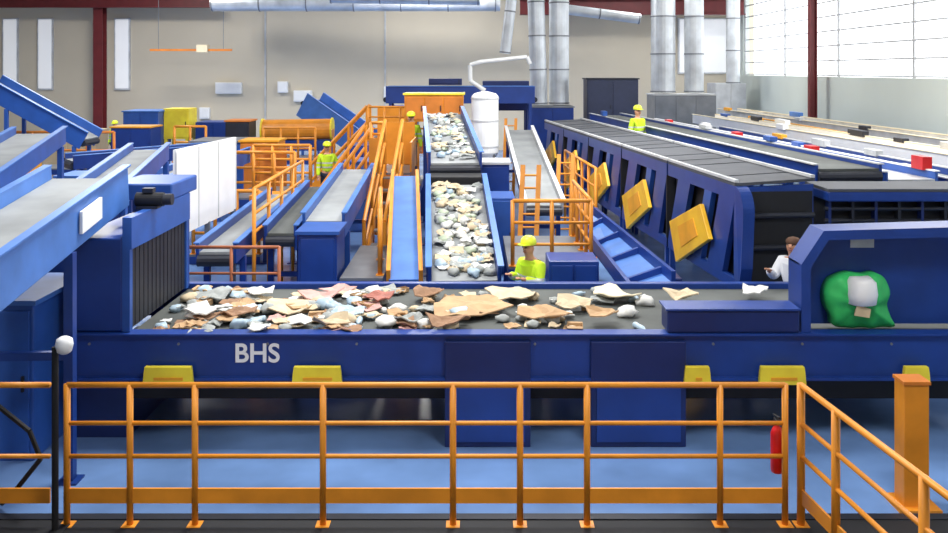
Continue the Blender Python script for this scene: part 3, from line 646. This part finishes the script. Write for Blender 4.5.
cabinet(-5.1,-4.4,20.4,21.2,0,1.15,'low orange box between the two left railings',m=ORANGE,doors=1,trim=ORANGE2)
cabinet(-3.2,-2.6,22.2,23.2,0,1.7,'light blue hopper box behind the left staircase',m=BLUE3,doors=1,cap=BLUE2)
railing([(-6.9,29.5,1.1),(-5.2,29.5,1.1)],'orange railing behind the left worker below the drum',top=1.0,mids=(.33,.66),spacing=.6,r=.036)
platform(-7.0,-5.1,29.4,30.6,1.1,'narrow platform below the orange drum')
conveyor((-9.9,22,1.8),(-6.8,24.4,1.9),.7,'blue conveyor crossing the left middle distance',side=BLUE,belt=BELTL,legs=(.1,.5,.9))
platform(-14.4,-10.9,27.4,28.6,1.0,'platform near the left edge of the hall')
railing([(-14.3,27.5,1.0),(-11,27.5,1.0)],'orange railing near the left edge of the hall',top=1.1,mids=(.55,),spacing=.9,m=ORANGE2,r=.04)
cabinet(-9.3,-8.2,20,21,0,1.6,'deep blue cabinet left of the crossing conveyor',m=BLUE,doors=2,cap=BLUE3)
cabinet(-14.5,-12.6,30,31,0,2.0,'tan machine box by the dark red column',m=TAN,doors=2)
cabinet(-12.4,-11.9,24.0,24.8,0,1.9,'amber box below the descending conveyor at left',m=AMBER2,doors=1)
cabinet(-3.3,-2.2,35,36,0,2.6,'blue machine below the bright wall box',m=BLUE,doors=2)
platform(-9.6,-8.5,28.6,30,1.2,'small platform left of the orange drum',m=ORANGE2)
railing([(-9.55,28.7,1.2),(-8.55,28.7,1.2)],'orange railing left of the orange drum',top=1.0,mids=(.5,),spacing=.5,r=.038)
cabinet(-11.9,-10.6,29.5,30.5,0,2.1,'blue machine block behind the left edge railing',m=BLUE,doors=2,cap=AMBER2)
cabinet(-8.4,-7.6,30.4,31.4,0,2.25,'dark grey machine left of the orange drum',m=DARK,doors=1,cap=ORANGE2)
conveyor((-7.2,19.2,1.5),(-6.35,24.2,1.8),.6,'blue conveyor behind the white screen left side',side=BLUE2,belt=BELTL,legs=(.1,.9),h=.4)
# ================================================================= PEOPLE
person((.83,12.42,0),-.85,'sort','worker in hi-vis jacket and yellow helmet sorting at the belt',lean=.5,scale=.95)
person((4.36,12.17,0),-.75,'reach','worker in white shirt standing beside the blue hood',top=WHITECLOTH,helmet=None,lean=.5,scale=1.0)
person((at(327,0,26.2).x,26.2,0),.3,'hip','hi-vis worker standing between the orange railings and staircase',scale=1.06)
person((at(411,0,23.6).x,23.6,1.1),0,'stand','hi-vis worker on the raised blue platform beside the centre conveyor')
person((4.36,24,1.25),.6,'stand','hi-vis worker standing beyond the screening row beneath the silver ducts')
person((at(115,0,37).x,37,0),-.4,'hip','hi-vis worker beside the dark red column at far left',scale=1.06)
# ================================================================= WASTE
def sheet(sx,sy,n=9,amp=.03,big=False):
    b=bmesh.new(); cor=[]
    if big or rnd.random()<.4:
        base=[(-1,-1),(1,-1),(1,1),(-1,1)]
        for k,(x,y) in enumerate(base):
            j=lambda:rnd.uniform(-.2,.1)
            p=V((x*(1+j()),y*(1+j()),0))
            if rnd.random()<.4:
                q=base[k-1]; r=base[(k+1)%4]
                cor.append(p.lerp(V((q[0],q[1],0)),.25)); cor.append(p.lerp(V((r[0],r[1],0)),.3))
            else: cor.append(p)
    else:
        k=rnd.randint(5,7); ph=rnd.uniform(0,6)
        for i in range(k):
            a=ph+2*math.pi*(i+rnd.uniform(-.2,.2))/k; rr=rnd.uniform(.75,1.15); cor.append(V((rr*math.cos(a),rr*math.sin(a),0)))
    pts=[]
    for i,p in enumerate(cor):
        q=cor[(i+1)%len(cor)]; pts.append(p)
        for f in(.33,.66): pts.append(p.lerp(q,f)*(1+rnd.uniform(-.05,.05)))
    N=len(pts); fold=rnd.uniform(-.6,1.2); fa=rnd.uniform(0,3.1); fd=V((math.cos(fa),math.sin(fa),0)); R=[]; o=V((rnd.random()*50,rnd.random()*50,0))
    hz=lambda q: (q.dot(fd)**2)*amp*fold+noise.noise(q*1.4+o)*amp*1.3
    c=b.verts.new((0,0,hz(V((0,0,0)))))
    for f in(.33,.67,1):
        R.append([b.verts.new((p.x*f*sx/2,p.y*f*sy/2,hz(p*f))) for p in pts])
    for i in range(N):
        j=(i+1)%N; b.faces.new((c,R[0][i],R[0][j]))
        for r0,r1 in zip(R,R[1:]): b.faces.new((r0[i],r1[i],r1[j],r0[j]))
    return b
def blob(s,flat=.5):
    b=bmesh.new(); bmesh.ops.create_icosphere(b,subdivisions=2,radius=s/2); o=V((rnd.random()*9,rnd.random()*9,rnd.random()*9))
    for v in b.verts:
        v.co*=1+.6*noise.noise(v.co*(8/s*.4)+o); v.co.z*=flat
    return b
def bottle(s):
    b=bmesh.new(); lathe(b,[(.02*s,0),(.13*s,.02*s),(.14*s,.1*s),(.125*s,.3*s),(.14*s,.5*s),(.13*s,.66*s),(.05*s,.86*s),(.045*s,1*s)],(0,0,0),12)
    bmesh.ops.rotate(b,matrix=Matrix.Rotation(math.pi/2,3,'X'),verts=b.verts); return b
def carton(s):
    b=bmesh.new(); x=s/2;y=s*.35;z=s*.4
    v=[b.verts.new(p) for p in((-x,-y,0),(x,-y,0),(x,y,0),(-x,y,0),(-x,-y,z),(x,-y,z),(x,y,z),(-x,y,z))]
    for f in((0,1,2,3),(0,1,5,4),(1,2,6,5),(2,3,7,6),(3,0,4,7)): b.faces.new([v[i] for i in f])
    fl=[b.verts.new(p) for p in((-x,-y-.5*y,z*1.1),(x,-y-.5*y,z*1.1),(x,y+.6*y,z*.8),(-x,y+.6*y,z*.8))]
    b.faces.new((v[4],v[5],fl[1],fl[0])); b.faces.new((v[6],v[7],fl[3],fl[2])); return b
def waste(name,b,m,loc,rot,label,cat,group,solid=0,smooth=False):
    bmesh.ops.recalc_face_normals(b,faces=b.faces)
    me=bpy.data.meshes.new(name); b.to_mesh(me); b.free(); me.materials.append(m)
    if smooth: me.polygons.foreach_set('use_smooth',[True]*len(me.polygons))
    o=bpy.data.objects.new(name,me); COL.objects.link(o); o.location=loc; o.rotation_euler=rot
    if solid: s=o.modifiers.new('s','SOLIDIFY'); s.thickness=solid
    return tag(o,label,cat,group)
G='waste pieces on the sorting belt'
big=[(470,308,.9,.85,CARD,'largest brown cardboard sheet in the middle of the belt'),(545,319,.65,.38,CARD,'brown cardboard sheet right of the largest one'),
 (612,298,.48,.5,CREAM,'cream board sheet near the right end of the litter'),(602,321,.36,.3,CARD,'small brown cardboard sheet at front right of the litter'),
 (285,308,.55,.55,CARD2,'pale cardboard sheet at the left of the litter'),(322,299,.4,.45,PINK,'pink paper sheet at the back edge of the belt'),
 (201,316,.5,.32,PAPER,'white paper sheet near the front left of the belt'),(380,303,.36,.45,REDP,'reddish packaging sheet left of the largest cardboard'),
 (350,314,.4,.4,LBLUE,'pale blue film sheet among the cardboard'),(240,315,.38,.36,CARD3,'dark cardboard sheet beside the white paper'),
 (428,297,.4,.4,CARD3,'dark cardboard sheet behind the largest brown one'),(512,297,.6,.5,CARD2,'pale cardboard sheet at the back in front of the worker'),
 (330,325,.42,.22,CARD2,'pale cardboard strip at the front edge of the belt'),(215,297,.45,.5,NEWS,'grey newsprint sheet at the back left'),
 (408,322,.42,.28,NEWS,'grey newsprint sheet at the front middle of the belt'),(262,297,.4,.4,PAPER,'white paper sheet at the back between newsprint and pink paper'),
 (448,325,.5,.25,CARD3,'dark cardboard sheet at the front below the largest brown one'),(573,307,.4,.34,CARD2,'pale cardboard sheet between the cream board and the brown sheet'),
 (682,300,.36,.4,CARD2,'lone pale sheet behind the low guard cover'),(755,296,.3,.35,PAPER,'lone white sheet beside the white shirted worker')]
for k,(px,py,sx,sy,m,lab) in enumerate(big):
    p=pz(px,py,1.2); cd=m in(CARD,CARD2,CARD3,CREAM)
    waste('cardboard_sheet' if cd else 'paper_sheet',sheet(sx,sy,9,.05,cd),m,(p.x,p.y,1.235+.012*(k%4)),(rnd.uniform(.0,.1),rnd.uniform(-.06,.06),rnd.uniform(-.5,.5)),lab,'cardboard' if cd else 'paper',G,.014)
kinds=[('cardboard_scrap','sheet',CARD,'small brown cardboard scrap in the litter on the sorting belt','cardboard'),
 ('cardboard_scrap','sheet',CARD2,'small pale cardboard scrap in the litter on the sorting belt','cardboard'),
 ('paper_scrap','sheet',PAPER,'small white paper scrap in the litter on the sorting belt','paper'),
 ('paper_scrap','sheet',NEWS,'small grey newsprint scrap in the litter on the sorting belt','paper'),
 ('crumpled_paper','blob',PAPER,'crumpled white paper ball in the litter on the sorting belt','paper'),
 ('crumpled_bag','blob',LBLUE,'crumpled pale blue bag in the litter on the sorting belt','bag'),
 ('plastic_bottle','bottle',LBLUE,'pale plastic bottle lying on the sorting belt','bottle'),
 ('carton','carton',CARD,'small open brown carton on the sorting belt','carton'),
 ('cardboard_scrap','sheet',CARD3,'small dark cardboard scrap in the litter on the sorting belt','cardboard'),
 ('paper_scrap','sheet',PINK,'small pink paper scrap in the litter on the sorting belt','paper'),
 ('crumpled_paper','blob',CARD2,'crumpled tan wrapping paper in the litter on the sorting belt','paper'),
 ('crumpled_bag','blob',NEWS,'crumpled grey bag in the litter on the sorting belt','bag')]
for i in range(200):
    nm,kd,m,lab,cat=kinds[rnd.choice([0,0,1,1,2,2,3,3,4,4,4,5,5,6,7,8,8,9,10,10,11,11])]
    px=rnd.uniform(150,430) if rnd.random()<.74 else rnd.uniform(430,655); py=rnd.uniform(288,329)
    if px>580 and rnd.random()<.5: continue
    p=pz(px,py,1.2); s=rnd.uniform(.12,.27)
    if abs(p.x)>3.58: continue
    if kd=='sheet': b=sheet(s*1.3,s*1.2,8,.03); z=1.175+rnd.uniform(.0,.04)
    elif kd=='blob': s*=.9; b=blob(s,.55); z=1.15+s*.24
    elif kd=='bottle': s=.25; b=bottle(s); z=1.19
    else: s*=.8; b=carton(s); z=1.16
    waste(nm,b,m,(p.x,p.y,z),(rnd.uniform(-.07,.1),rnd.uniform(-.07,.07),rnd.uniform(0,6.28)),lab,cat,'small '+cat+' pieces on the sorting belt: '+m.name,.01 if kd in('sheet','carton') else 0,kd=='blob')
for (a,b_,n,where,w) in((V((-.13,12.6,1.05)),V((-.32,16.2,1.93)),170,'the loaded centre conveyor',.37),(V((-.36,17.2,2.22)),V((-.82,24,2.82)),110,'the upper centre conveyor',.36)):
    for i in range(n):
        f=rnd.uniform(.03,.96); q=a+(b_-a)*f; q.x+=rnd.uniform(-w,w)
        kd,m,nm,cat,ds=rnd.choice([('blob',PAPER,'crumpled_paper','paper','crumpled white paper'),('blob',PAPER,'crumpled_paper','paper','crumpled white paper'),('blob',SAGE,'crumpled_bag','bag','greenish crumpled bag'),('blob',NEWS,'crumpled_paper','paper','crumpled grey paper'),('sheet',NEWS,'paper_scrap','paper','grey newsprint scrap'),('sheet',PAPER,'paper_scrap','paper','white paper scrap'),('blob',LBLUE,'crumpled_bag','bag','pale blue crumpled bag'),('sheet',CARD2,'cardboard_scrap','cardboard','pale cardboard scrap'),('blob',CARD2,'crumpled_paper','paper','crumpled tan paper')])
        s=rnd.uniform(.13,.24); b=blob(s*.85,.6) if kd=='blob' else sheet(s*1.2,s,8,.03)
        sl=math.atan2(b_.z-a.z,(b_.y-a.y))
        waste(nm,b,m,(q.x,q.y,q.z+(s*.22 if kd=='blob' else rnd.uniform(.04,.09))),(sl+rnd.uniform(-.1,.1),rnd.uniform(-.12,.12),0),f'{ds} riding on {where}',cat,f'{ds} pieces on {where}',.008 if kd=='sheet' else 0,kd=='blob')
# ================================================================= LIGHT, CAMERA
w=bpy.data.worlds.new('World'); S.world=w; w.use_nodes=True
w.node_tree.nodes['Background'].inputs[0].default_value=(.94,.97,1,1); w.node_tree.nodes['Background'].inputs[1].default_value=2.8
def area(x,y,z,sx,sy,p,rot=(0,0,0),c=(1,.98,.94)):
    l=bpy.data.lights.new('lamp','AREA'); l.shape='RECTANGLE'; l.size=sx; l.size_y=sy; l.energy=p; l.color=c
    o=bpy.data.objects.new('ceiling_lamp',l); COL.objects.link(o); o.location=(x,y,z); o.rotation_euler=rot
for x,y,p in((-14,36,1050),(-2,38,1050),(8,36,850),(-9,22,900),(2,19,1000),(10,20,850),(-2,11,850),(3,4,500),(-6,2,350)): area(x,y,9.1,2.5,2.5,p)
cam=bpy.data.cameras.new('Camera'); co=bpy.data.objects.new('Camera',cam); COL.objects.link(co); S.camera=co
co.location=(0,0,H); co.rotation_euler=(math.pi/2,0,0)
cam.sensor_width=36; cam.lens=36*F/948; cam.shift_y=-(266.5-HY)/948; cam.clip_end=200
